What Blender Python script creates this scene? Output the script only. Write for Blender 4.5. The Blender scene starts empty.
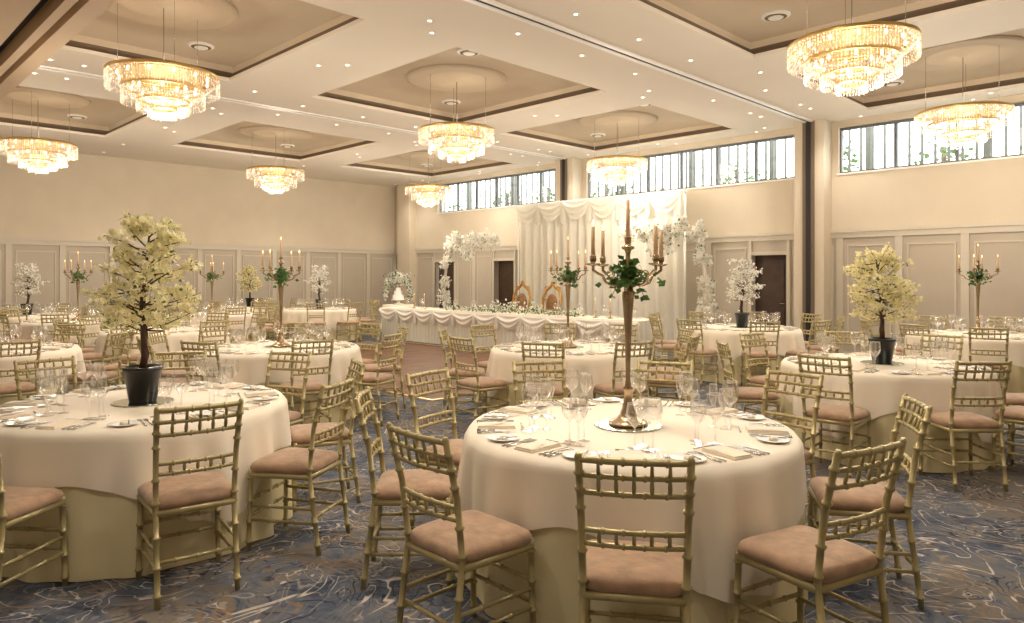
import bpy, math, random
from mathutils import Vector, Matrix
random.seed(7)
pi=math.pi
def lin(c):
    return tuple(((v/255)/12.92 if v/255<=0.04045 else ((v/255+0.055)/1.055)**2.4) for v in c)
# ---------------------------------------------------------------- materials
def mat(name,col,rough=0.6,metal=0.0,noise=0.0,nscale=20,bump=0.0,bscale=60,emit=None,es=0,sheen=0,island=0.0,transl=0.0,spec=0.5):
    m=bpy.data.materials.new(name); m.use_nodes=True
    nt=m.node_tree; N=nt.nodes; L=nt.links
    b=N['Principled BSDF']
    c=lin(col)
    b.inputs['Base Color'].default_value=(*c,1)
    b.inputs['Roughness'].default_value=rough
    b.inputs['Metallic'].default_value=metal
    b.inputs['Specular IOR Level'].default_value=spec
    if sheen: b.inputs['Sheen Weight'].default_value=sheen
    if emit:
        b.inputs['Emission Color'].default_value=(*lin(emit),1); b.inputs['Emission Strength'].default_value=es
    tc=N.new('ShaderNodeTexCoord')
    if noise>0:
        n=N.new('ShaderNodeTexNoise'); n.inputs['Scale'].default_value=nscale; n.inputs['Detail'].default_value=4
        L.new(tc.outputs['Object'],n.inputs['Vector'])
        r=N.new('ShaderNodeValToRGB'); r.color_ramp.elements[0].position=0.3; r.color_ramp.elements[1].position=0.7
        r.color_ramp.elements[0].color=(*[x*(1-noise) for x in c],1); r.color_ramp.elements[1].color=(*[min(1,x*(1+noise)) for x in c],1)
        L.new(n.outputs['Fac'],r.inputs['Fac']); L.new(r.outputs['Color'],b.inputs['Base Color'])
    if island>0:
        g=N.new('ShaderNodeNewGeometry')
        r=N.new('ShaderNodeValToRGB')
        r.color_ramp.elements[0].color=(*[x*(1-island) for x in c],1); r.color_ramp.elements[1].color=(*[min(1,x*(1+island*0.5)) for x in c],1)
        L.new(g.outputs['Random Per Island'],r.inputs['Fac']); L.new(r.outputs['Color'],b.inputs['Base Color'])
    if bump>0:
        n=N.new('ShaderNodeTexNoise'); n.inputs['Scale'].default_value=bscale; n.inputs['Detail'].default_value=3
        L.new(tc.outputs['Object'],n.inputs['Vector'])
        bp=N.new('ShaderNodeBump'); bp.inputs['Strength'].default_value=bump; bp.inputs['Distance'].default_value=0.01
        L.new(n.outputs['Fac'],bp.inputs['Height']); L.new(bp.outputs['Normal'],b.inputs['Normal'])
    if transl>0:
        t=N.new('ShaderNodeBsdfTranslucent'); t.inputs['Color'].default_value=(*c,1)
        mx=N.new('ShaderNodeMixShader'); mx.inputs[0].default_value=transl
        out=N['Material Output']
        L.new(b.outputs[0],mx.inputs[1]); L.new(t.outputs[0],mx.inputs[2]); L.new(mx.outputs[0],out.inputs[0])
    return m
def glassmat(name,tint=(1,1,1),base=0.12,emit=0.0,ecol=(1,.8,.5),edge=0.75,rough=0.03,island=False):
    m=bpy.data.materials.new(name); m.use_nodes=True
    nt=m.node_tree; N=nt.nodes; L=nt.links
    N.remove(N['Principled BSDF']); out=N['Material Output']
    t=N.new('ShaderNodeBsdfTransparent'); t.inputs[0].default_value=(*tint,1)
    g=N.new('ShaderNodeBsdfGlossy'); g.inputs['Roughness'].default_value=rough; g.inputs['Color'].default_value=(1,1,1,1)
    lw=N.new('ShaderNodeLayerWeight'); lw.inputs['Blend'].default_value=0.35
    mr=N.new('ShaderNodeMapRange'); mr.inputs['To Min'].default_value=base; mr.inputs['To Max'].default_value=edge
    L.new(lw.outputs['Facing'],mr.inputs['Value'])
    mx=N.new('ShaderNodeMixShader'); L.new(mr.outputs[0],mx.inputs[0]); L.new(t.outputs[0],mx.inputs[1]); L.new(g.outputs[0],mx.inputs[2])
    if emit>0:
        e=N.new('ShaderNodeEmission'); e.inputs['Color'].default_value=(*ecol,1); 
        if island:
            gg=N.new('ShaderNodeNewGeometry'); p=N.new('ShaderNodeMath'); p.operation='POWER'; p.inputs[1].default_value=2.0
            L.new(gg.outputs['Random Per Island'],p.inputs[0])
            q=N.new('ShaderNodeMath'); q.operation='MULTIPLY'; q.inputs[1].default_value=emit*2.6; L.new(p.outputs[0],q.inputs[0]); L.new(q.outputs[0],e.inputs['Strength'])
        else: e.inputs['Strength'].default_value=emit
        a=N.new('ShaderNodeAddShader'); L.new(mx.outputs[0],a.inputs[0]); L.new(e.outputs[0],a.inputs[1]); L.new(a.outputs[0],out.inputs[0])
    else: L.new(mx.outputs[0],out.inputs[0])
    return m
def emis(name,col,s):
    m=bpy.data.materials.new(name); m.use_nodes=True
    nt=m.node_tree; N=nt.nodes; L=nt.links; N.remove(N['Principled BSDF'])
    e=N.new('ShaderNodeEmission'); e.inputs[0].default_value=(*lin(col),1); e.inputs[1].default_value=s
    L.new(e.outputs[0],N['Material Output'].inputs[0]); return m

M={}
M['wall_up']=mat('wall_paint',(210,197,175),0.8,noise=0.03,nscale=2,bump=0.03)
M['wall_low']=mat('panel_paint',(186,175,158),0.65,noise=0.03,nscale=3)
M['trim']=mat('trim_paint',(204,194,177),0.55,noise=0.02)
M['ceil']=mat('ceiling_paint',(230,220,204),0.85,noise=0.02,nscale=1)
M['coffer']=mat('coffer_paint',(208,192,168),0.8,noise=0.03,nscale=2)
M['brown']=mat('coffer_brown',(116,98,80),0.7,noise=0.05)
M['soffit']=mat('soffit_paint',(208,182,150),0.8,noise=0.03,nscale=2)
M['dark']=mat('dark_slot',(34,30,28),0.6)
M['doorm']=mat('dark_wood_door',(70,50,36),0.45,noise=0.25,nscale=6)
M['frame']=mat('window_frame',(110,112,112),0.5)
M['slat']=mat('fence_slat',(104,108,102),0.7,noise=0.06,nscale=8)
M['hedge']=mat('hedge_leaf',(84,108,62),0.7,island=0.3,transl=0.4)
M['white']=mat('white_gloss',(244,240,232),0.45)
M['gold']=mat('champagne_gold',(182,168,122),0.36,metal=0.4,noise=0.08,nscale=30)
M['cush']=mat('seat_cushion_fabric',(170,138,110),0.75,noise=0.22,nscale=14,bump=0.25,bscale=40,sheen=0.3)
M['clothb']=mat('ivory_under_cloth',(232,220,178),0.75,noise=0.03,nscale=4,bump=0.06,bscale=200)
M['clotht']=mat('ivory_top_cloth',(246,235,216),0.7,noise=0.02,nscale=4,bump=0.06,bscale=200)
M['napkin']=mat('napkin_cloth',(240,228,208),0.8,bump=0.1)
M['china']=mat('china',(244,242,236),0.25)
M['steel']=mat('cutlery_steel',(196,194,190),0.25,metal=1.0)
M['silver']=mat('aged_silver_gilt',(186,164,134),0.26,metal=0.9,noise=0.2,nscale=18)
M['wax']=mat('candle_wax',(240,214,176),0.5,transl=0.3)
M['flame']=emis('candle_flame',(255,205,130),5)
M['leaf']=mat('ivy_leaf',(82,122,54),0.55,island=0.45)
M['pot']=mat('black_pot',(24,22,22),0.3)
M['bark']=mat('bark',(78,54,38),0.8,noise=0.3,nscale=20)
M['wbark']=mat('white_bark',(216,206,190),0.7,noise=0.1,nscale=20)
M['ypet']=mat('yellow_blossom',(250,241,196),0.7,island=0.18,transl=0.35)
M['wpet']=mat('white_blossom',(250,247,238),0.7,island=0.1,transl=0.35)
M['glass']=glassmat('drinking_glass',base=0.12,edge=0.9)
M['pane']=glassmat('window_glass',base=0.04,edge=0.2)
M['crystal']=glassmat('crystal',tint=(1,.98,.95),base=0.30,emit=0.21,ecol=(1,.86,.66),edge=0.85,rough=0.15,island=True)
M['brass']=mat('chandelier_gold',(222,190,126),0.28,metal=0.9)
M['bulb']=emis('lamp_bulb',(255,228,190),4)
M['dl']=emis('downlight_lens',(255,236,205),6)
M['mirror']=mat('mirror_plate',(205,215,208),0.04,metal=1.0)
M['drape']=mat('drape_voile',(246,242,230),0.75,noise=0.02,transl=0.3)
M['throne']=mat('throne_gilt',(190,146,78),0.35,metal=0.5,noise=0.2)
M['thronef']=mat('throne_velvet',(150,108,72),0.7,noise=0.3,nscale=30)
M['grass']=mat('outside_ground',(150,150,140),0.9,noise=0.2)
# carpet
def carpet():
    m=bpy.data.materials.new('swirl_carpet'); m.use_nodes=True
    nt=m.node_tree; N=nt.nodes; L=nt.links; b=N['Principled BSDF']; b.inputs['Roughness'].default_value=0.95; b.inputs['Specular IOR Level'].default_value=0.1
    tc=N.new('ShaderNodeTexCoord')
    def noise(sc,det=3,dist=0.0,off=0,rough=.5):
        mp=N.new('ShaderNodeMapping'); mp.inputs['Location'].default_value=(off,off*.7,0); L.new(tc.outputs['Object'],mp.inputs['Vector'])
        n=N.new('ShaderNodeTexNoise'); n.inputs['Scale'].default_value=sc; n.inputs['Detail'].default_value=det; n.inputs['Distortion'].default_value=dist; n.inputs['Roughness'].default_value=rough
        L.new(mp.outputs[0],n.inputs['Vector']); return n.outputs['Fac']
    def ramp(src,stops):
        r=N.new('ShaderNodeValToRGB'); e=r.color_ramp.elements
        e[0].position,e[0].color=stops[0][0],(*lin(stops[0][1]),1); e[1].position,e[1].color=stops[-1][0],(*lin(stops[-1][1]),1)
        for p,c in stops[1:-1]:
            x=e.new(p); x.color=(*lin(c),1)
        L.new(src,r.inputs['Fac']); return r.outputs['Color']
    base=ramp(noise(1.4,10,1.4,0,.72),[(0.33,(56,62,78)),(0.43,(84,92,106)),(0.50,(108,110,116)),(0.57,(128,118,106)),(0.68,(74,76,88))])
    def lines(sc,freq,thr,dist,off,det=2.6):
        s=noise(sc,det,dist,off)
        a=N.new('ShaderNodeMath'); a.operation='MULTIPLY'; a.inputs[1].default_value=freq; L.new(s,a.inputs[0])
        si=N.new('ShaderNodeMath'); si.operation='SINE'; L.new(a.outputs[0],si.inputs[0])
        ab=N.new('ShaderNodeMath'); ab.operation='ABSOLUTE'; L.new(si.outputs[0],ab.inputs[0])
        mr=N.new('ShaderNodeMapRange'); mr.inputs['From Min'].default_value=thr; mr.inputs['From Max'].default_value=thr*0.3; mr.inputs['To Min'].default_value=0; mr.inputs['To Max'].default_value=1
        L.new(ab.outputs[0],mr.inputs['Value']); return mr.outputs[0]
    def masked(l,sc,off,lo=.45,hi=.55,amt=1):
        k=noise(sc,7,0,off,.7); mr=N.new('ShaderNodeMapRange'); mr.inputs['From Min'].default_value=lo; mr.inputs['From Max'].default_value=hi; mr.inputs['To Max'].default_value=amt; L.new(k,mr.inputs['Value'])
        mm=N.new('ShaderNodeMath'); mm.operation='MULTIPLY'; L.new(l,mm.inputs[0]); L.new(mr.outputs[0],mm.inputs[1]); return mm.outputs[0]
    cur=base
    for l,c in ((masked(lines(1.4,42,0.45,1.6,41),1.8,57,.45,.56,.9),(50,54,68)),(masked(lines(1.8,46,0.40,1.3,5),2.6,11,.46,.56,.65),(172,162,148)),(masked(lines(1.25,22,0.18,2.4,17),2.4,31,.43,.52,.85),(212,202,188)),(masked(lines(1.2,20,0.3,2.0,77),2.4,91,.5,.58,.85),(140,116,92))):
        mx=N.new('ShaderNodeMix'); mx.data_type='RGBA'; L.new(l,mx.inputs['Factor']); L.new(cur,mx.inputs[6]); mx.inputs[7].default_value=(*lin(c),1); cur=mx.outputs[2]
    L.new(cur,b.inputs['Base Color'])
    n=noise(300,2); bp=N.new('ShaderNodeBump'); bp.inputs['Strength'].default_value=0.3; bp.inputs['Distance'].default_value=0.005; L.new(n,bp.inputs['Height']); L.new(bp.outputs[0],b.inputs['Normal'])
    return m
M['carpet']=carpet()
def parquet():
    m=bpy.data.materials.new('parquet'); m.use_nodes=True
    nt=m.node_tree; N=nt.nodes; L=nt.links; b=N['Principled BSDF']; b.inputs['Roughness'].default_value=0.5; b.inputs['Specular IOR Level'].default_value=0.15
    tc=N.new('ShaderNodeTexCoord'); br=N.new('ShaderNodeTexBrick'); L.new(tc.outputs['Object'],br.inputs['Vector'])
    br.inputs['Scale'].default_value=2.0; br.inputs['Color1'].default_value=(*lin((124,90,64)),1); br.inputs['Color2'].default_value=(*lin((98,68,46)),1); br.inputs['Mortar'].default_value=(*lin((56,38,26)),1); br.inputs['Mortar Size'].default_value=0.006
    L.new(br.outputs['Color'],b.inputs['Base Color']); return m
M['woodf']=parquet()

# ---------------------------------------------------------------- mesh builder
class MB:
    def __init__(s): s.v=[];s.f=[];s.m=[];s.sm=[];s.mats=[]
    def mi(s,k):
        if k not in s.mats: s.mats.append(k)
        return s.mats.index(k)
    def face(s,idx,k,smooth=False): s.f.append(idx); s.m.append(s.mi(k)); s.sm.append(smooth)
    def box(s,x0,x1,y0,y1,z0,z1,k):
        b=len(s.v); s.v+= [(x0,y0,z0),(x1,y0,z0),(x1,y1,z0),(x0,y1,z0),(x0,y0,z1),(x1,y0,z1),(x1,y1,z1),(x0,y1,z1)]
        for q in ((3,2,1,0),(4,5,6,7),(0,1,5,4),(1,2,6,5),(2,3,7,6),(3,0,4,7)): s.face([b+i for i in q],k)
    def quad(s,pts,k,smooth=False):
        b=len(s.v); s.v+=[tuple(p) for p in pts]; s.face(list(range(b,b+len(pts))),k,smooth)
    def lathe(s,prof,k,n=24,c=(0,0,0),cap=True,sx=1,sy=1):
        b=len(s.v)
        for r,z in prof:
            for i in range(n):
                a=2*pi*i/n; s.v.append((c[0]+r*math.cos(a)*sx,c[1]+r*math.sin(a)*sy,c[2]+z))
        for j in range(len(prof)-1):
            for i in range(n):
                s.face([b+j*n+i,b+j*n+(i+1)%n,b+(j+1)*n+(i+1)%n,b+(j+1)*n+i],k,True)
        if cap:
            s.face([b+i for i in range(n)][::-1],k); s.face([b+(len(prof)-1)*n+i for i in range(n)],k)
    def tube(s,path,rad,k,n=8,cap=True):
        P=[Vector(p) for p in path]
        if not isinstance(rad,(list,tuple)): rad=[rad]*len(P)
        b=len(s.v); up=None
        for i,p in enumerate(P):
            t=(P[min(i+1,len(P)-1)]-P[max(i-1,0)]).normalized()
            if up is None:
                up=Vector((0,0,1)) if abs(t.z)<0.9 else Vector((1,0,0))
            sd=t.cross(up).normalized(); up=sd.cross(t).normalized()
            for j in range(n):
                a=2*pi*j/n; q=p+(sd*math.cos(a)+up*math.sin(a))*rad[i]; s.v.append(tuple(q))
        for i in range(len(P)-1):
            for j in range(n):
                s.face([b+i*n+j,b+i*n+(j+1)%n,b+(i+1)*n+(j+1)%n,b+(i+1)*n+j],k,True)
        if cap:
            s.face([b+j for j in range(n)][::-1],k); s.face([b+(len(P)-1)*n+j for j in range(n)],k)
    def grid(s,fn,nu,nv,k,smooth=True,closed=False):
        b=len(s.v)
        for j in range(nv+1):
            for i in range(nu+(0 if closed else 1)):
                s.v.append(tuple(fn(i/nu,j/nv)))
        w=nu if closed else nu+1
        for j in range(nv):
            for i in range(nu):
                i2=(i+1)%w if closed else i+1
                s.face([b+j*w+i,b+j*w+i2,b+(j+1)*w+i2,b+(j+1)*w+i],k,smooth)
    def flower(s,p,size,k):
        n=Vector((random.gauss(0,1),random.gauss(0,1),random.gauss(0,1))).normalized()
        a=n.orthogonal().normalized(); c=n.cross(a); p=Vector(p); o=random.random()*6
        for i in range(5):
            t=o+i*2*pi/5
            d=a*math.cos(t)+c*math.sin(t); e=a*math.cos(t+1.57)+c*math.sin(t+1.57)
            s.quad([p,p+d*size*.6+e*size*.38+n*size*.15,p+d*size+n*size*.3,p+d*size*.6-e*size*.38+n*size*.15],k)
    def leaf(s,p,size,k='leaf'):
        d=Vector((random.gauss(0,1),random.gauss(0,1),random.gauss(0,.6)-.2)).normalized(); e=d.orthogonal().normalized()
        e.rotate(Matrix.Rotation(random.random()*6,3,d)); p=Vector(p); n=d.cross(e)
        s.quad([p,p+d*size*.45+e*size*.36+n*size*.1,p+d*size,p+d*size*.45-e*size*.36+n*size*.1],k)
    def mesh(s,name):
        me=bpy.data.meshes.new(name); me.from_pydata(s.v,[],s.f)
        for k in s.mats: me.materials.append(M[k])
        me.polygons.foreach_set('material_index',s.m); me.polygons.foreach_set('use_smooth',s.sm); me.update(); return me
    def obj(s,name,loc=(0,0,0),rz=0): return place(s.mesh(name),name,loc,rz)
def place(me,name,loc=(0,0,0),rz=0,sc=1):
    o=bpy.data.objects.new(name,me); o.location=loc; o.rotation_euler=(0,0,rz); o.scale=(sc,sc,sc)
    bpy.context.scene.collection.objects.link(o); return o
def ringed(p0,p1,r,fr,ext=1.45,n=None):
    P=[];R=[]; p0=Vector(p0);p1=Vector(p1); Ln=(p1-p0).length
    P.append(p0);R.append(r)
    for f in fr:
        for d,m in ((-.008,1),(-.004,ext),(.004,ext),(.008,1)):
            P.append(p0.lerp(p1,f+d/Ln)); R.append(r*m)
    P.append(p1);R.append(r); return P,R

# ---------------------------------------------------------------- geometry constants
XW,YW,HC=13.8,19.2,4.45
X0,Y0=-4.0,-4.0
CX=[3.0,7.45,11.7]; CY=[2.65,8.7,14.8]
F=715.0
def P(px,d):
    r=(px-512)/F*d; return (.70711*(d+r),.70711*(d-r))

# floor
b=MB(); b.box(X0,XW+.25,Y0,YW+.25,-.1,0,'carpet'); b.obj('floor')
b=MB(); fx0,fx1,fy0,fy1=5.6,10.0,7.0,13.6
b.box(fx0,fx1,fy0,fy1,0,.012,'woodf'); b.box(fx0-.06,fx0,fy0-.06,fy1+.06,0,.014,'brass'); b.box(fx1,fx1+.06,fy0-.06,fy1+.06,0,.014,'brass'); b.box(fx0,fx1,fy0-.06,fy0,0,.014,'brass'); b.box(fx0,fx1,fy1,fy1+.06,0,.014,'brass'); b.obj('dance_floor')

# ceiling
b=MB()
cof=[]
for i,cx in enumerate(CX):
    for cy in CY: cof.append((max(cx-1.55,2.05),min(cx+1.55,XW-.5),cy-1.8,cy+1.8))
xs=sorted({1.9,XW}|{c[0] for c in cof}|{c[1] for c in cof}); ys=sorted({Y0,YW}|{c[2] for c in cof}|{c[3] for c in cof})
for i in range(len(xs)-1):
    for j in range(len(ys)-1):
        mx,my=(xs[i]+xs[i+1])/2,(ys[j]+ys[j+1])/2
        if any(c[0]<mx<c[1] and c[2]<my<c[3] for c in cof): continue
        b.quad([(xs[i],ys[j],HC),(xs[i],ys[j+1],HC),(xs[i+1],ys[j+1],HC),(xs[i+1],ys[j],HC)],'ceil')
HT=4.70
for c in cof:
    e=.10
    b.quad([(c[0]-e,c[2]-e,HT),(c[0]-e,c[3]+e,HT),(c[1]+e,c[3]+e,HT),(c[1]+e,c[2]-e,HT)],'coffer')
    pts=[(c[0],c[2]),(c[1],c[2]),(c[1],c[3]),(c[0],c[3])]; out=[(c[0]-e,c[2]-e),(c[1]+e,c[2]-e),(c[1]+e,c[3]+e),(c[0]-e,c[3]+e)]
    for k in range(4):
        p,q=pts[k],pts[(k+1)%4]; po,qo=out[k],out[(k+1)%4]
        b.quad([(p[0],p[1],HC),(q[0],q[1],HC),(q[0],q[1],HC+.05),(p[0],p[1],HC+.05)],'ceil')
        b.quad([(p[0],p[1],HC+.05),(q[0],q[1],HC+.05),(qo[0],qo[1],HC+.05),(po[0],po[1],HC+.05)],'ceil')
        b.quad([(po[0],po[1],HC+.05),(qo[0],qo[1],HC+.05),(qo[0],qo[1],HT-.09),(po[0],po[1],HT-.09)],'brown')
        b.quad([(po[0],po[1],HT-.09),(qo[0],qo[1],HT-.09),(qo[0],qo[1],HT),(po[0],po[1],HT)],'coffer')
b.obj('ceiling')
b=MB(); b.box(X0,1.45,Y0,YW,3.87,HC+.1,'soffit'); b.box(1.45,1.58,Y0,YW,4.0,HC+.1,'dark'); b.box(1.58,1.66,Y0,YW,3.85,HC+.1,'soffit'); b.box(1.66,1.74,Y0,YW,3.97,HC+.1,'dark'); b.box(1.74,1.9,Y0,YW,3.87,HC+.1,'soffit'); b.obj('ceiling_bulkhead')
for k,y in enumerate((5.55,11.6)):
    b=MB(); b.box(1.92,XW-.4,y-.09,y-.03,HC-.02,HC+.01,'white'); b.box(1.92,XW-.4,y+.03,y+.09,HC-.02,HC+.01,'white'); b.box(1.92,XW-.4,y-.03,y+.03,HC-.008,HC+.01,'dark'); b.obj('trim_%d'%(k+1))
b=MB(); b.lathe([(.80,0),(.80,-.02),(.74,-.035),(.68,-.02),(.5,-.02),(.46,-.03),(.42,-.015),(.1,-.015),(.02,-.05)],'coffer',40); med=b.mesh('ceiling_medallion')
b=MB(); b.lathe([(.17,0),(.17,-.015),(.14,-.03)],'white',24); b.lathe([(.13,-.03),(.12,-.035)],'brown',24); b.lathe([(.09,-.035),(.08,-.045)],'white',20); vent=b.mesh('ceiling_vent')
b=MB(); b.lathe([(.05,0),(.05,-.006),(.038,-.008)],'white',16,cap=False); b.lathe([(.038,-.004),(.026,-.003)],'brown',16,cap=False); b.lathe([(.025,-.004),(.01,-.005)],'dl',16); dlm=b.mesh('downlight')
for cx in CX:
    for cy in CY:
        place(med,'ceiling_medallion',(cx,cy,HT))
        place(vent,'ceiling_vent',(cx+.9,cy+1.2,HT)); place(vent,'ceiling_vent',(cx-.8,cy-1.2,HT))
for x in (5.2,9.55,13.5):
    for y in (.6,.9,2.65,2.95,4.7,6.4,6.7,8.55,8.85,10.8,12.4,12.7,14.65,14.95,17.2,18.6):
        place(dlm,'downlight',(x+(.15 if int(y*10)%2 else -.12),y,HC))
for y in (5.1,6.0,11.15,12.05):
    for x in (2.4,2.8,4.0,6.1,7.3,8.5,10.7,12.0,12.4): place(dlm,'downlight',(x,y,HC))
# walls
def panels(b,axis,pos,sgn,a0,a1,skip=()):
    def bx(u0,u1,z0,z1,t,k):
        p,q=sorted((pos,pos-sgn*t))
        if axis=='y': b.box(u0,u1,p,q,z0,z1,k)
        else: b.box(p,q,u0,u1,z0,z1,k)
    segs=[];cur=a0
    for s0,s1 in sorted(skip): segs.append((cur,s0)); cur=s1
    segs.append((cur,a1))
    bx(a0,a1,2.36,2.42,.06,'trim'); bx(a0,a1,2.26,2.36,.035,'trim')
    for s0,s1 in segs:
        if s1-s0<.15: continue
        bx(s0,s1,0,.14,.035,'trim')
        n=max(1,round((s1-s0)/1.05)); w=(s1-s0)/n
        for i in range(n+1):
            c=s0+i*w; u0,u1=max(s0,c-.06),min(s1,c+.06); bx(u0,u1,.14,2.26,.032,'trim')
        for i in range(n):
            u0,u1=s0+i*w+.13,s0+(i+1)*w-.13
            if u1-u0<.1: continue
            for (p0,p1,z0,z1) in ((u0,u1,2.1,2.125),(u0,u1,.3,.325),(u0,u0+.025,.325,2.1),(u1-.025,u1,.325,2.1)): bx(p0,p1,z0,z1,.018,'trim')
b=MB(); b.box(X0,XW,YW,YW+.25,0,2.4,'wall_low'); b.box(X0,XW,YW,YW+.25,2.4,HC+.4,'wall_up'); panels(b,'y',YW,1,X0,XW); b.obj('wall_left')
doors=[(6.13,6.86),(13.7,14.47),(16.2,17.1)]
DH=1.97
b=MB(); T=.25
cur=Y0
for d0,d1 in doors+[(YW,YW)]:
    b.box(XW,XW+T,cur,d0,0,DH,'wall_low'); cur=d1
b.box(XW,XW+T,Y0,YW,DH,2.4,'wall_low'); b.box(XW,XW+T,Y0,YW,2.4,3.47,'wall_up'); b.box(XW,XW+T,Y0,YW,4.33,HC+.4,'wall_up')
wins=[(-.6,5.15),(5.95,11.2),(12.0,17.0)]
cur=Y0
for w0,w1 in wins+[(YW,YW)]:
    b.box(XW,XW+T,cur,w0,3.47,4.33,'wall_up'); cur=w1
panels(b,'x',XW,1,Y0,YW,doors); b.obj('wall_right')
b=MB(); b.box(X0-.2,X0,Y0,YW,0,HC+.4,'wall_up'); b.obj('wall_back')
b=MB(); b.box(X0,XW,Y0-.2,Y0,0,HC+.4,'wall_up'); b.obj('wall_front')
for i,(d0,d1) in enumerate(doors):
    b=MB(); b.box(XW-.04,XW+.0,d0-.07,d0,0,DH+.07,'trim'); b.box(XW-.04,XW,d1,d1+.07,0,DH+.07,'trim'); b.box(XW-.04,XW,d0,d1,DH,DH+.07,'trim')
    b.box(XW+.14,XW+.2,d0+.0,d1-.0,0,DH,'doorm')
    for z0,z1 in ((.2,.9),(1.05,1.8)): b.box(XW+.125,XW+.14,d0+.12,d1-.12,z0,z1,'doorm')
    b.tube([(XW+.13,d0+.1,1.0),(XW+.09,d0+.1,1.0),(XW+.09,d0+.2,1.0)],.01,'steel'); b.obj('door_%d'%(i+1))
for i,(w0,w1) in enumerate(wins):
    b=MB(); n=6
    b.box(XW+.08,XW+.15,w0,w1,3.47,3.51,'frame'); b.box(XW+.08,XW+.15,w0,w1,4.28,4.33,'frame')
    for k in range(n+1):
        y=w0+(w1-w0)*k/n; b.box(XW+.08,XW+.15,max(w0,y-.026),min(w1,y+.026),3.51,4.28,'frame')
    b.box(XW+.11,XW+.118,w0+.03,w1-.03,3.51,4.28,'pane')
    b.box(XW-.03,XW+.08,w0-.02,w1+.02,3.44,3.47,'white')
    b.obj('window_%d'%(i+1))
b=MB()
y=-3.0
while y<21.5:
    b.box(XW+1.2,XW+1.23,y,y+.05,2.2,6.0,'slat'); y+=.22
b.box(XW+1.23,XW+1.27,-3,21.5,2.75,2.80,'slat'); b.box(XW+1.23,XW+1.27,-3,21.5,5.4,5.5,'slat')
for k in range(13): b.box(XW+1.27,XW+1.35,-3+2*k,-2.9+2*k,-.1,6.0,'slat')
b.obj('fence_screen')
random.seed(77); b=MB()
for c in range(14):
    cy=-2+c*2.3+random.uniform(-.6,.6); cz=random.uniform(3.9,4.9); r=random.uniform(.6,1.1)
    b.tube([(XW+4.5,cy,-.1),(XW+4.5,cy,cz)],.06,'bark',6)
    for i in range(190):
        v=Vector((random.gauss(0,1),random.gauss(0,1),random.gauss(0,1))).normalized()*r*random.uniform(.5,1)
        b.leaf((XW+4.5+v.x,cy+v.y,cz-.6+v.z),random.uniform(.10,.2),'hedge')
b.obj('garden_tree_row')
b=MB(); b.box(XW+.3,XW+14,-8,34,-.12,-.02,'grass'); b.obj('outside_ground')
for y in (5.55,11.6):
    b=MB(); b.box(XW-.38,XW,y-.28,y+.28,0,HC,'wall_up'); b.box(XW-.41,XW-.38,y-.045,y+.045,0,HC,'dark'); b.box(XW-.4,XW-.38,y-.11,y-.045,0,HC,'brown'); b.box(XW-.4,XW-.38,y+.045,y+.11,0,HC,'brown')
    b.box(XW-.42,XW,y-.3,y-.28,0,.14,'trim'); b.obj('wall_pilaster')
for y in (18.35,):
    b=MB(); b.box(XW-.3,XW,y-.3,y+.3,0,HC,'wall_up'); b.obj('wall_pilaster')

# ---------------------------------------------------------------- chandelier
b=MB()
def octa(x,y,z,r,h,k='crystal'):
    i=len(b.v); b.v+=[(x,y,z+h),(x+r,y,z),(x,y+r,z),(x-r,y,z),(x,y-r,z),(x,y,z-h*1.3)]
    for q in ((0,1,2),(0,2,3),(0,3,4),(0,4,1),(5,2,1),(5,3,2),(5,4,3),(5,1,4)): b.face([i+j for j in q],k)
def ring(R,z,r,k='brass',n=56):
    b.tube([(R*math.cos(2*pi*i/n),R*math.sin(2*pi*i/n),z) for i in range(n+1)],r,k,6,cap=False)
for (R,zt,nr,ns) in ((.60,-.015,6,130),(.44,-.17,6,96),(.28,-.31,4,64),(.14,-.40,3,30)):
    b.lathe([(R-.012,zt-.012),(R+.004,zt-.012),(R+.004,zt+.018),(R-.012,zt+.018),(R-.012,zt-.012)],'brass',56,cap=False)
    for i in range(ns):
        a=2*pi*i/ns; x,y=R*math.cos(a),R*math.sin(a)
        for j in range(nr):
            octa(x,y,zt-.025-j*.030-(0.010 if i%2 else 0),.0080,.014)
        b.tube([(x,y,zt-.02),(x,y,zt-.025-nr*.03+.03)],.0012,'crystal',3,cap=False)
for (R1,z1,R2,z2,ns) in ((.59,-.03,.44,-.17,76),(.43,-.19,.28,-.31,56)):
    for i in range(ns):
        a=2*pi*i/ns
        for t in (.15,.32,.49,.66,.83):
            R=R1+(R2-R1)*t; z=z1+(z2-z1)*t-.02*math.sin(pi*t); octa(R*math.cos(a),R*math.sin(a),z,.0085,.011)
b.lathe([(.585,.0),(.585,.010),(.05,.018)],'brass',48)
for R,n,z in ((.48,12,-.05),(.33,8,-.19),(.18,5,-.3)):
    for i in range(n):
        a=2*pi*i/n; b.lathe([(.006,.03),(.014,.012),(.016,-.005),(.006,-.025)],'bulb',8,(R*math.cos(a),R*math.sin(a),z))
    ring(R,z+.035,.007)
for i in range(3):
    a=2*pi*i/3; b.tube([(.5*math.cos(a),.5*math.sin(a),.01),(.5*math.cos(a),.5*math.sin(a),.805)],.003,'steel',4)
b.tube([(0,0,-.38),(0,0,.805)],.006,'steel',6)
chm=b.mesh('crystal_chandelier')
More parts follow.
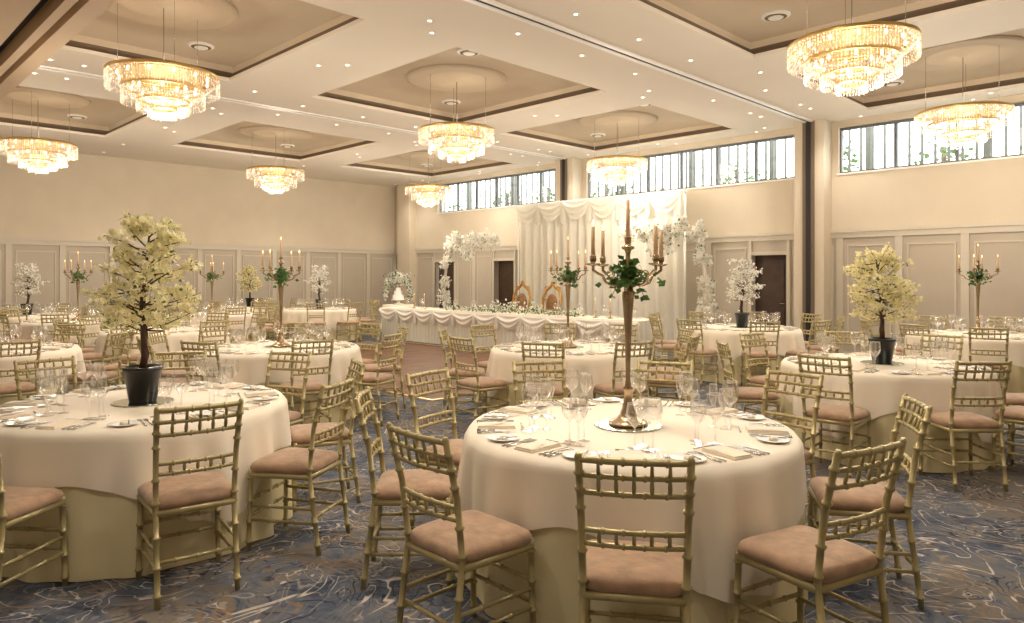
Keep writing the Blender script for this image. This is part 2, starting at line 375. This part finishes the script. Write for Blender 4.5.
for cx in CX:
    for cy in CY:
        place(chm,'crystal_chandelier',(cx,cy,3.88),random.random())
        l=bpy.data.lights.new('chandelier_lamp','POINT'); l.energy=140; l.color=(1,.89,.75); l.shadow_soft_size=.3
        o=bpy.data.objects.new('chandelier_lamp',l); o.location=(cx,cy,3.25); bpy.context.scene.collection.objects.link(o)
        l=bpy.data.lights.new('ceiling_fill_light','POINT'); l.energy=9; l.color=(1,.88,.72); l.shadow_soft_size=.25  # added fill light above the plate to brighten ceiling and coffers, no fixture
        o=bpy.data.objects.new('ceiling_fill_light',l); o.location=(cx+.1,cy,4.05); bpy.context.scene.collection.objects.link(o)

# ---------------------------------------------------------------- chair
b=MB()
for sx in (-1,1):
    p,r=ringed((sx*.195,.185,0),(sx*.185,.175,.45),.0135,(.1,.35,.62,.9)); b.tube(p,r,'gold',8)
    p=[];r=[]
    for q0,q1,fr in (((sx*.18,-.245,0),(sx*.178,-.185,.45),(.12,.4,.7)),((sx*.178,-.185,.45),(sx*.182,-.215,.70),(.1,.55)),((sx*.182,-.215,.70),(sx*.188,-.275,.935),(.2,.5,.75))):
        a,c=ringed(q0,q1,.0135,fr); p+=a if not p else a[1:]; r+=c if not r else c[1:]
    p.append(Vector((sx*.1885,-.278,.948))); r.append(.008)
    b.tube(p,r,'gold',8)
    for z in (.17,.25):
        a,c=ringed((sx*.19,.18,z),(sx*.179,-.22+(z-.17)*.1,z),.009,(.3,.7)); b.tube(a,c,'gold',6)
    b.tube([(sx*.188,.178,.425),(sx*.178,-.187,.425)],.017,'gold',8)
def rail(z,y,w,r,bow=.018,rings=(.2,.4,.6,.8)):
    P_=[];R_=[];n=12
    for i in range(n+1):
        t=i/n; P_.append((-w+2*w*t,y-bow*math.sin(pi*t),z)); R_.append(r)
    b.tube(P_,R_,'gold',8)
    for f in rings:
        x=-w+2*w*f; yy=y-bow*math.sin(pi*f); b.tube([(x-.007,yy,z),(x-.003,yy,z),(x+.003,yy,z),(x+.007,yy,z)],[r,r*1.35,r*1.35,r],'gold',8)
def yb(z): return -.215-(z-.70)*.255 if z>.7 else -.185-(z-.45)*.12
for z,r in ((.925,.0125),(.868,.010),(.805,.010),(.665,.010),(.615,.010)): rail(z,yb(z),.178 if z<.7 else .183,r)
for i in range(1,6):
    t=i/6; x=-.18+.36*t; o=-.018*math.sin(pi*t)
    b.tube([(x,yb(.925)+o,.925),(x,yb(.868)+o,.868)],[.006,.008],'gold',6)
    b.tube([(x,yb(.868)+o,.868),(x,(yb(.868)+yb(.805))/2+o,.836),(x,yb(.805)+o,.805)],[.006,.0088,.006],'gold',6)
    b.tube([(x,yb(.665)+o,.665),(x,yb(.64)+o,.64),(x,yb(.615)+o,.615)],[.006,.0088,.006],'gold',6)
for y,zs in ((.182,(.19,.28)),(-.21,(.2,))):
    for z in zs:
        a,c=ringed((-.19,y,z),(.19,y,z),.009,(.25,.5,.75)); b.tube(a,c,'gold',6)
b.tube([(-.188,.178,.425),(.188,.178,.425)],.017,'gold',8); b.tube([(-.178,-.187,.425),(.178,-.187,.425)],.017,'gold',8)
def cush(u,v):
    a=2*pi*u
    prof=[(.0,.432),(.9,.432),(1.0,.440),(1.04,.455),(1.04,.468),(1.0,.484),(.93,.494),(.75,.502),(.4,.507),(0,.508)]
    k=v*(len(prof)-1); i=min(int(k),len(prof)-2); s,z=prof[i][0]+(prof[i+1][0]-prof[i][0])*(k-i),prof[i][1]+(prof[i+1][1]-prof[i][1])*(k-i)
    e=.28; c,d=math.cos(a),math.sin(a)
    x=math.copysign(abs(c)**e,c); y=math.copysign(abs(d)**e,d)
    return (x*s*(.193+.012*y),-.004+y*s*.190,z)
b.grid(cush,40,9,'cush',closed=True)
chair=b.mesh('dining_chair')

# ---------------------------------------------------------------- tables
RT=.845
def fold(a,seed): 
    w=.5+.5*math.sin(a*3+seed*1.9)
    f=(.45*math.sin(a*13+seed+1.4*math.sin(a*2+seed))+.40*math.sin(a*8+seed*2.3)+.30*math.sin(a*21+seed*1.7))*(.6+.6*w)
    return f if f>0 else f*.6
def tablemesh(seed,rot):
    b=MB(); n=260
    def under(u,v):
        a=2*pi*u
        if v<.1: s=v/.1; return (RT*s*math.cos(a),RT*s*math.sin(a),.75)
        t=(v-.1)/.9; z=.742*(1-t)+.006
        r=RT+.002+.030*t**.8+.052*fold(a,seed)*min(1,t*2.0)
        if t==0: z=.748
        return (r*math.cos(a),r*math.sin(a),z)
    b.grid(under,n,16,'clothb',closed=True)
    s=1.12
    def over(u,v):
        a=2*pi*u
        if v<.45:
            q=v/.45; return (RT*q*math.cos(a),RT*q*math.sin(a),.757)
        m=max(abs(math.cos(a-rot)),abs(math.sin(a-rot))); ext=s/m-RT
        drop=min(ext,.52+.15*(ext-.52)) if ext>.52 else ext
        drop-=.012*math.cos(a*9+seed)
        t=(v-.45)/.55; z=.757-drop*t-(.0 if t==0 else .004); tt=max(0,(.75-z)/.742)
        cor=abs(math.sin(2*(a-rot)))**4
        r=RT+.014+.030*tt**.8+.052*fold(a,seed)*min(1,tt*2.0)+(.006+.018*cor)*(1+math.sin(a*27+seed))*min(1,tt*2)
        if t==0: r=RT+.005
        return (r*math.cos(a),r*math.sin(a),z)
    b.grid(over,n,18,'clotht',closed=True)
    return b.mesh('round_banquet_table')
b=MB()
def rbox(x0,x1,y0,y1,z0,z1,k): b.box(x0,x1,y0,y1,z0,z1,k)
rbox(-.055,.055,-.10,.10,0,.008,'napkin'); rbox(-.052,.05,-.095,.097,.008,.015,'napkin'); b.quad([(-.052,-.095,.0155),(.05,-.095,.0155),(.02,.02,.021),(-.04,.06,.018)],'napkin')
def fork(x):
    b.tube([(x,-.10,.004),(x,.0,.006),(x,.04,.004)],[.005,.003,.003],'steel',5)
    b.quad([(x-.004,.035,.005),(x+.004,.035,.005),(x+.011,.055,.004),(x-.011,.055,.004)],'steel')
    for k in (-.009,-.003,.003,.009): rbox(x+k-.0016,x+k+.0016,.055,.10,.004,.006,'steel')
def knife(x):
    b.tube([(x,-.10,.005),(x,-.01,.005)],[.006,.004],'steel',5); b.quad([(x-.005,-.01,.006),(x+.007,-.01,.006),(x+.007,.08,.005),(x-.003,.105,.005)],'steel')
fork(-.105); fork(-.135); knife(.10); knife(.128)
b.tube([(.156,-.1,.005),(.156,.03,.006)],[.005,.003],'steel',5); b.lathe([(.004,.0),(.014,.004)],'steel',10,(.156,.05,.003),sy=1.6)
b.tube([(-.07,.135,.005),(.06,.135,.005)],[.004,.003],'steel',5); b.lathe([(.004,.0),(.013,.004)],'steel',10,(.07,.135,.003),sx=1.6)
b.lathe([(.045,0),(.05,.003),(.078,.012),(.075,.014),(.048,.006),(.0,.005)],'china',24,(-.225,.0,0),cap=False)
b.lathe([(.0,.006),(.022,.006),(.018,.02),(.0,.022)],'napkin',10,(-.225,0,0),cap=False)
b.tube([(-.21,-.06,.015),(-.19,.06,.015)],[.004,.003],'steel',5)
setm=b.mesh('place_setting')
GL={'wine':[(.034,0),(.034,.002),(.008,.006),(.004,.012),(.0035,.09),(.008,.10),(.028,.12),(.038,.145),(.039,.165),(.033,.205)],
    'water':[(.036,0),(.036,.002),(.009,.006),(.005,.012),(.0045,.10),(.012,.112),(.036,.14),(.045,.17),(.043,.20),(.037,.235)],
    'flute':[(.030,0),(.030,.002),(.007,.006),(.0035,.012),(.0035,.10),(.012,.12),(.022,.16),(.023,.19),(.020,.225)]}
def addglass(b,kind,c):
    b.lathe(GL[kind],'glass',18,c,cap=False)
    b.quad([(c[0]+GL[kind][0][0]*math.cos(2*pi*i/14),c[1]+GL[kind][0][0]*math.sin(2*pi*i/14),c[2]) for i in range(14)],'glass')
    r,z=GL[kind][-1]; b.tube([(c[0]+r*math.cos(2*pi*i/18),c[1]+r*math.sin(2*pi*i/18),c[2]+z) for i in range(19)],.0009,'china',4,cap=False)
gm={}
for k,nm in (('wine','wine_glass'),('water','water_goblet'),('flute','champagne_flute')):
    b=MB(); addglass(b,k,(0,0,0)); gm[k]=(b.mesh(nm),nm)
trio=[('wine',(.02,.20)),('water',(.10,.17)),('flute',(.06,.26))]
b=MB()
for k,(x,y) in trio: addglass(b,k,(x,y,0))
triom=b.mesh('wine_glasses')

def candelabra(seed):
    random.seed(seed); b=MB()
    prof=[(.10,0),(.105,.006),(.10,.014),(.085,.022),(.06,.034),(.045,.05),(.038,.07),(.03,.09),(.022,.13),(.018,.17),(.024,.18),(.026,.19),(.018,.2),(.012,.24),(.014,.36),(.018,.48),(.024,.58),(.030,.66),(.032,.69),(.024,.715),(.014,.73),(.022,.745),(.03,.765),(.03,.785),(.02,.8),(.012,.82),(.012,.90),(.018,.92),(.034,.93),(.036,.94),(.02,.945),(.016,.95),(.018,.985),(.02,.99)]
    b.lathe(prof,'silver',24)
    def candle(x,y,z,h):
        b.lathe([(.011,0),(.0105,h*.5),(.009,h),(.003,h+.004)],'wax',10,(x,y,z))
        b.lathe([(.001,0),(.006,.01),(.005,.018),(.0005,.036)],'flame',8,(x,y,z+h+.004))
    candle(0,0,.985,.20)
    for i in range(4):
        a=pi/4+.35+i*pi/2; ca,sa=math.cos(a),math.sin(a)
        pts=[(.012,.78),(.05,.745),(.10,.735),(.145,.75),(.165,.785),(.20,.80),(.225,.815),(.225,.84)]
        sm=[]
        for k in range(len(pts)-1):
            for t in (0,.33,.66): sm.append((pts[k][0]+(pts[k+1][0]-pts[k][0])*t,pts[k][1]+(pts[k+1][1]-pts[k][1])*t))
        sm.append(pts[-1])
        b.tube([(ca*r,sa*r,z) for r,z in sm],.0075,'silver',8)
        b.tube([(ca*(.11+.03*math.cos(t)*(1-t/9)),sa*(.11+.03*math.cos(t)*(1-t/9)),.79+.03*math.sin(t)*(1-t/9)) for t in [j*.5 for j in range(11)]],.004,'silver',6)
        b.lathe([(.01,.0),(.036,.008),(.038,.014),(.014,.014),(.012,.02),(.017,.03),(.018,.05),(.012,.055)],'silver',14,(ca*.225,sa*.225,.835))
        candle(ca*.225,sa*.225,.885,.15)
    for i in range(190):
        a=random.random()*2*pi; r=abs(random.gauss(0,.06)); z=.80-.6*r*r/.02*.05+random.gauss(0,.035)
        b.leaf((r*math.cos(a),r*math.sin(a),z),random.uniform(.035,.06))
    for s in range(4):
        a=random.random()*6
        pth=[(.03*math.cos(a)+.02*t*math.cos(a),.03*math.sin(a)+.02*t*math.sin(a),.80-.04*t) for t in range(4)]
        b.tube(pth,.002,'leaf',4)
        for p in pth:
            for _ in range(3): b.leaf(p,random.uniform(.035,.05))
    return b.mesh('candelabra')
candm=[candelabra(3),candelabra(5)]
b=MB(); b.lathe([(.175,0),(.18,.004),(.175,.008)],'mirror',40); mirm=b.mesh('mirror_plate')

def tree(seed,H,W,pet,nf):
    random.seed(seed); b=MB()
    b.lathe([(.075,0),(.08,.005),(.108,.19),(.115,.195),(.115,.215),(.105,.22),(.10,.20)],'pot',24,cap=False)
    b.lathe([(.0,.195),(.10,.195)],'bark',20,cap=False); b.quad([(.075*math.cos(2*pi*i/20),.075*math.sin(2*pi*i/20),0.001) for i in range(20)],'pot')
    z0=.19
    tp=[Vector((0,0,z0))]
    for i in range(8):
        t=(i+1)/8; tp.append(Vector((.02*math.sin(t*5+seed),.02*math.cos(t*4+seed)-.02,z0+(H-.12-z0)*t)))
    b.tube(tp,[.022*(1-.75*i/8) for i in range(9)],'bark',8)
    b.tube([p+Vector((.018*math.sin(i*1.3),.018*math.cos(i*1.3),0)) for i,p in enumerate(tp[:6])],.010,'bark',6)
    b.tube([p+Vector((.018*math.sin(2+i*1.3),.018*math.cos(2+i*1.3),0)) for i,p in enumerate(tp[:6])],.008,'bark',6)
    ends=[]
    for lv in range(6):
        t0=.32+.66*lv/5
        nb=9 if lv<4 else 7
        for q_ in range(nb):
            t=min(.98,max(.28,t0+random.uniform(-.05,.05))); k=t*8; j=min(int(k),7); p=tp[j].lerp(tp[j+1],k-j)
            a=2*pi*q_/nb+lv*.4+random.uniform(-.2,.2); reach=W*random.uniform(.26,.5)*(1.0-.5*max(0,t-.55)/.45)*(.85 if lv==0 else 1)
            q=p+Vector((math.cos(a)*reach,math.sin(a)*reach,random.uniform(-.02,.15)))
            if q.z>H-.02: q.z=H-.02-random.random()*.05
            m=(p+q)/2+Vector((0,0,.03*random.uniform(-1,1)))
            b.tube([p,m,q],[.006,.004,.002],'bark',5)
            for s in range(2):
                u=random.uniform(.45,1); c=p.lerp(q,u); ends.append((c,c+Vector((random.gauss(0,.06),random.gauss(0,.06),random.uniform(-.05,.07)))))
            ends.append((m,q))
    for c,e in ends[:]:
        b.tube([c,e],.0018,'bark',3,cap=False)
    for i in range(nf):
        c,e=random.choice(ends); p=c.lerp(e,random.random()**.6)+Vector((random.gauss(0,.018),random.gauss(0,.018),random.gauss(0,.018)))
        b.flower(p,random.uniform(.014,.023),pet)
        if i%11==0: b.leaf(p,.03)
    return b.mesh('blossom_tree')
ytree=[tree(11,1.17,.76,'ypet',2000),tree(12,1.06,.72,'ypet',1900)]
wtree=[tree(13,1.05,.62,'wpet',1400)]

T1A=[-98,-135,-177,-61,-12,32,70,108,146]
T2A=[-52,-97,-15,26,66,106,146,-174,-137]
E8=[i*45 for i in range(8)]
tabs=[(628,3.79,T1A,'c0',.35),(143,4.48,T2A,'y0',.9),(568,7.94,[i*40+12 for i in range(9)],'c1',.2),(882,6.5,[-136,-92,-50,-8,36,80,124,172],'y1',.6),
      (281,8.0,[i*40-20 for i in range(9)],'c0',1.0),(978,9.7,[i*40+5 for i in range(9)],'c1',.4),(742,11.0,[i*40+25 for i in range(9)],'w0',.8),
      (-12,7.7,E8,'',.3),(165,10.6,[i*40 for i in range(9)],'',.5),(78,12.8,[i*40+10 for i in range(9)],'c0',.7),(27,14.6,[i*40+20 for i in range(9)],'w0',.2),
      (212,15.0,[i*40+30 for i in range(9)],'c1',.1),(320,17.4,[i*40 for i in range(9)],'w0',.9),(250,18.5,[i*40+15 for i in range(9)],'y1',.5)]
cent=[P(t[0],t[1]) for t in tabs]
placed=[]
random.seed(21)
for ti,(px,d,angs,cp,rot) in enumerate(tabs):
    cx,cy=cent[ti]
    tm=tablemesh(ti*1.7+.6,rot); place(tm,'round_banquet_table',(cx,cy,0))
    for a in angs:
        jit=0 if ti<2 else random.uniform(-4,4)
        w=math.radians(a-45+jit); dx,dy=math.cos(w),math.sin(w); R=(1.12,1.08)[ti] if ti<2 else 1.11+random.uniform(0,.05)
        x,y=cx+dx*R,cy+dy*R
        ok=True
        for k,(ox,oy) in enumerate(cent):
            if k!=ti and math.hypot(x-ox,y-oy)<1.2: ok=False
        for (ox,oy) in placed:
            if math.hypot(x-ox,y-oy)<.50: ok=False
        if 10.0<x<11.3 and 6.8<y<15.3: ok=False
        if y>YW-.35 or x>XW-.35: ok=False
        if ok:
            placed.append((x,y)); zc=.012 if (fx0<x<fx1 and fy0<y<fy1) else 0
            place(chair,'dining_chair',(x,y,zc),math.atan2(dx,-dy)+math.radians(random.uniform(-3,3)))
        zt=.758
        sx,sy=cx+dx*.70,cy+dy*.70; rz=math.atan2(dx,-dy)
        place(setm,'place_setting',(sx,sy,zt),rz)
        if ti<2:
            for k,(gx,gy) in trio:
                c,s=math.cos(rz),math.sin(rz); me,nm=gm[k]
                place(me,nm,(sx+c*gx-s*gy,sy+s*gx+c*gy,zt),random.random())
        else: place(triom,'wine_glasses',(sx,sy,zt),rz)
    if cp:
        place(mirm,'mirror_plate',(cx,cy,.758))
        if cp[0]=='c': place(candm[int(cp[1])],'candelabra',(cx,cy,.766),ti*1.0+.15)
        else: place((ytree if cp[0]=='y' else wtree)[int(cp[1])],'blossom_tree',(cx,cy,.766),ti*1.3)

# ---------------------------------------------------------------- head table
hx0,hx1,hy0,hy1=10.35,11.1,7.2,14.9
b=MB()
per=[(hx0,hy0),(hx0,hy1),(hx1,hy1),(hx1,hy0)]
b.box(hx0,hx1,hy0,hy1,.735,.76,'white')
loop=[]
for k in range(4):
    p,q=Vector(per[k]),Vector(per[(k+1)%4]); L_=(q-p).length; n=int(L_/.02); nn=(q-p).normalized(); nrm=Vector((-nn.y,nn.x))
    for i in range(n): loop.append((p+nn*(L_*i/n),nrm,L_*i/n))
N_=len(loop)
def skirt(u,v):
    p,nr,s=loop[int(round(u*N_))%N_]; o=.03+.035*v+.020*math.sin(s*2*pi/.115)*(.3+.7*v); q=p+nr*o; return (q.x,q.y,.755-.75*v)
b.grid(skirt,N_,6,'drape',closed=True)
ns=11; L_=(hy1-hy0)/ns
for i in range(ns):
    y0=hy0+i*L_
    def sw(u,v):
        dip=.10+.24*math.sin(pi*u); z=.76-dip*v; y=y0+u*L_
        return (hx0-.085-.05*math.sin(pi*v)-.022*math.sin(v*18)*math.sin(pi*u),y,z)
    b.grid(sw,20,18,'white')
    b.lathe([(.005,0),(.05,-.04),(.035,-.12),(.05,-.3),(.02,-.34)],'white',10,(hx0-.10,y0,.77),cap=False)
b.box(hx0-.09,hx1+.04,hy0-.03,hy1+.03,.76,.768,'clotht')
b.obj('head_table')
for i in range(12):
    y=hy0+.4+i*.62
    place(setm,'place_setting',(hx1-.15,y,.769),pi/2); place(triom,'wine_glasses',(hx1-.12,y,.769),pi/2)
b=MB(); random.seed(5)
for i in range(1500):
    y=random.uniform(8.6,12.6); w=.08+.04*math.sin(y*4); x=hx0+.10+random.gauss(0,w*.5); z=.80+abs(random.gauss(0,.06))*(1.5 if abs(y-10.3)<.7 else .7)
    x=min(max(x,hx0-.05),hx0+.25)
    if i%2: b.flower((x,y,z),random.uniform(.02,.035),'wpet')
    else: b.leaf((x,y,z),.05)
b.obj('floral_garland')
b=MB()
for y in (8.0,8.35,13.5,13.9):
    b.lathe([(.05,0),(.05,.01),(.012,.02),(.01,.1),(.03,.12),(.012,.12)],'silver',12,(hx0+.2,y,.769)); b.lathe([(.01,.12),(.009,.33)],'wax',8,(hx0+.2,y,.769)); b.lathe([(.001,.33),(.006,.345),(.0005,.37)],'flame',6,(hx0+.2,y,.769))
b.obj('candlesticks')
# thrones
b=MB()
for sx in (-1,1):
    b.tube([(sx*.28,.26,.42),(sx*.30,.29,.3),(sx*.26,.26,.12),(sx*.29,.31,.0)],[.035,.03,.02,.025],'throne',8)
    b.tube([(sx*.26,-.25,.42),(sx*.27,-.30,.2),(sx*.27,-.33,0)],[.03,.022,.022],'throne',8)
    b.tube([(sx*.29,-.24,.68),(sx*.32,-.05,.70),(sx*.33,.18,.68),(sx*.32,.24,.64),(sx*.31,.2,.60)],[.022,.025,.028,.025,.015],'throne',8)
    b.tube([(sx*.31,.19,.64),(sx*.29,.14,.54),(sx*.30,.18,.44)],.02,'throne',8)
    b.tube([(sx*.26,-.26,.42),(sx*.25,-.29,.8),(sx*.27,-.33,1.05),(sx*.20,-.35,1.22),(sx*.08,-.355,1.30),(0,-.36,1.38)],[.028,.028,.03,.034,.035,.03],'throne',8)
    b.tube([(sx*(.17+.06*math.cos(t)*(1-t/8)),-.35,1.26+.06*math.sin(t)*(1-t/8)) for t in [j*.5 for j in range(13)]],.014,'throne',6)
    b.tube([(sx*.25,-.28,.6),(sx*.17,-.3,.66),(sx*.2,-.31,.8)],.014,'throne',6)
    b.tube([(sx*(.12+.05*math.cos(t)*(1-t/8)),-.26,.98+.05*math.sin(t)*(1-t/8)) for t in [j*.5 for j in range(13)]],.012,'throne',6)
    b.tube([(sx*(.10+.05*math.cos(t)*(1-t/8)),-.26,.78-.05*math.sin(t)*(1-t/8)) for t in [j*.5 for j in range(13)]],.012,'throne',6)
b.lathe([(.005,0),(.05,.03),(.04,.08),(.005,.11)],'throne',10,(0,-.36,1.34))
b.box(-.30,.30,-.27,.29,.36,.43,'throne')
b.lathe([(.0,.43),(.27,.43),(.295,.46),(.28,.50),(.2,.525),(0,.53)],'thronef',28,(0,.01,0),cap=False)
b.lathe([(.0,-.03),(.17,-.03),(.18,0),(.16,.03),(0,.045)],'thronef',28,(0,0,0),cap=False)
n=28*5; 
for i in range(len(b.v)-n,len(b.v)):
    x,y,z=b.v[i]; b.v[i]=(x*.92,-.32+z-.06*(y)*.5,.88+y*1.5)
thr=b.mesh('throne_chair')
place(thr,'throne_chair',(11.75,11.75,0),pi/2,1.0); place(thr,'throne_chair',(11.75,10.8,0),pi/2,1.0)
# drape backdrop
b=MB(); dy0,dy1,dx=7.95,12.75,13.0
def dr(u,v):
    y=dy0+(dy1-dy0)*u; return (dx+.06*math.sin(y*2*pi/.24)+.03*math.sin(y*9),y,3.28-3.26*v)
b.grid(dr,420,6,'drape')
for i in range(6):
    L_=(dy1-dy0)/6; y0=dy0+i*L_
    def sw(u,v):
        dip=.14+.34*math.sin(pi*u)**.8; return (dx-.11-.08*math.sin(pi*v)-.045*math.sin(v*20)*math.sin(pi*u),y0+u*L_,3.34-dip*v)
    b.grid(sw,20,28,'drape')
    b.lathe([(.03,0),(.06,-.05),(.035,-.15),(.07,-.5),(.01,-.56)],'drape',12,(dx-.14,y0,3.34),cap=False)
b.tube([(dx,dy0-.05,3.3),(dx,dy1+.05,3.3)],.025,'white',8)
for y in (dy0-.02,dy1+.02):
    b.tube([(dx,y,0),(dx,y,3.3)],.02,'white',8); b.lathe([(.2,0),(.2,.01),(.02,.02)],'white',16,(dx,y,0))
b.obj('backdrop_curtain')
def archtree(seed):
    random.seed(seed); b=MB()
    b.lathe([(.22,0),(.22,.06),(.18,.08),(.17,.26),(.2,.3),(.17,.3)],'white',20)
    tp=[Vector(p) for p in ((0,0,.28),(.02,.02,.7),(-.05,0,1.2),(.0,.03,1.7),(.10,0,2.1),(.38,0,2.42),(.85,0,2.50),(1.35,0,2.44),(1.65,0,2.36))]
    b.tube(tp,[.05,.045,.04,.036,.03,.022,.015,.010,.006],'wbark',8)
    ends=[]
    for i in range(54):
        t=random.uniform(.10,1); k=t*8; j=min(int(k),7); p=tp[j].lerp(tp[j+1],k-j); up=t>.48
        a=random.random()*6.28; r=random.uniform(.08,.17) if not up else random.uniform(.12,.36)
        q=p+Vector((math.cos(a)*r,math.sin(a)*r,random.uniform(-.15,.24) if up else random.uniform(-.1,.1)))
        b.tube([p,(p+q)/2+Vector((0,0,.03)),q],[.012,.008,.004],'wbark',5); ends.append((p,q))
        if up: 
            q2=q+Vector((random.gauss(0,.06),random.gauss(0,.06),-random.uniform(.05,.42))); ends.append((q,q2)); b.tube([q,q2],.003,'wbark',4)
    for i in range(3600):
        c,e=random.choice(ends); p=c.lerp(e,random.random())+Vector((random.gauss(0,.035),random.gauss(0,.035),random.gauss(0,.035)))
        b.flower(p,random.uniform(.022,.04),'wpet')
        if i%9==0: b.leaf(p,.06)
    return b.mesh('white_blossom_arch_tree')
at=archtree(4)
place(at,'white_blossom_arch_tree',(12.1,14.6,0),-pi/2); place(at,'white_blossom_arch_tree',(12.0,6.9,0),pi/2)
cx,cy=11.9,16.4
b=MB()
b.grid(lambda u,v:((.0001+.42*min(1,v*4)+.05*v+.014*math.sin(2*pi*u*18)*v)*math.cos(2*pi*u),(.42*min(1,v*4)+.05*v+.014*math.sin(2*pi*u*18)*v)*math.sin(2*pi*u),.75 if v<.26 else .75-.745*(v-.25)/.75),120,12,'clotht',closed=True)
b.obj('cake_table',(cx,cy,0))
b=MB(); random.seed(9)
b.lathe([(.16,0),(.16,.02),(.05,.04),(.04,.10),(.2,.13),(.2,.145),(.16,.145),(.16,.27),(.11,.27),(.11,.38),(.07,.38),(.07,.47),(.0,.475)],'white',24)
b.tube([(.24*math.cos(t),-.24*math.cos(t),(.145+.62*max(0,math.sin(t))**.6)) for t in [pi*j/20 for j in range(21)]],.012,'wbark',6)
for i in range(900):
    t=random.uniform(0,pi); dens=.035+.05*(math.sin(t)>.75)
    p=(.24*math.cos(t)+random.gauss(0,dens),-.24*math.cos(t)+random.gauss(0,dens),max(.02,.145+.62*math.sin(t)**.6+random.gauss(0,dens)))
    if random.random()<.6: b.flower(p,.035,'wpet')
    else: b.leaf(p,.06)
b.obj('cake_stand_with_flowers',(cx,cy,.752))

# ---------------------------------------------------------------- lights
def spot(x,y,e,col=(1,.92,.81)):
    l=bpy.data.lights.new('downlight_lamp','SPOT'); l.energy=e; l.color=col; l.spot_size=math.radians(120); l.spot_blend=.9; l.shadow_soft_size=.12
    o=bpy.data.objects.new('downlight_lamp',l); o.location=(x,y,HC-.04); bpy.context.scene.collection.objects.link(o)
for x in (5.35,9.55,13.0):
    for y in (0.6,4.9,7.6,10.9,13.9,17.6): spot(x,y,112)
for x,y in ((2.2,0.5),(2.2,4.5),(1.97,6.5),(2.2,12.0),(2.5,17)): spot(x,y,120)
for x,y in ((.2,-1.5),(.2,2.5),(.2,7),(.2,12),(-2,0),(-2,5)): 
    spot(x,y,110); bpy.context.scene.collection.objects[-1].location.z=3.84; place(dlm,'downlight',(x,y,3.87))
for i,(w0,w1) in enumerate(wins):
    l=bpy.data.lights.new('window_portal','AREA'); l.shape='RECTANGLE'; l.size=w1-w0; l.size_y=.82; l.cycles.is_portal=True
    o=bpy.data.objects.new('window_portal',l); o.location=(XW+.2,(w0+w1)/2,3.9); o.rotation_euler=(pi/2,0,pi/2); bpy.context.scene.collection.objects.link(o)
w=bpy.data.worlds.new('World'); bpy.context.scene.world=w; w.use_nodes=True
w.node_tree.nodes['Background'].inputs[0].default_value=(.92,.97,1,1); w.node_tree.nodes['Background'].inputs[1].default_value=8.0

cam=bpy.data.cameras.new('cam'); co=bpy.data.objects.new('camera',cam); bpy.context.scene.collection.objects.link(co)
co.location=(0,0,1.55); co.rotation_euler=(pi/2,0,-pi/4); cam.sensor_width=36; cam.lens=F/1024*36; cam.shift_y=-35.5/1024; cam.clip_start=.05
bpy.context.scene.camera=co
bpy.context.scene.view_settings.view_transform='Standard'
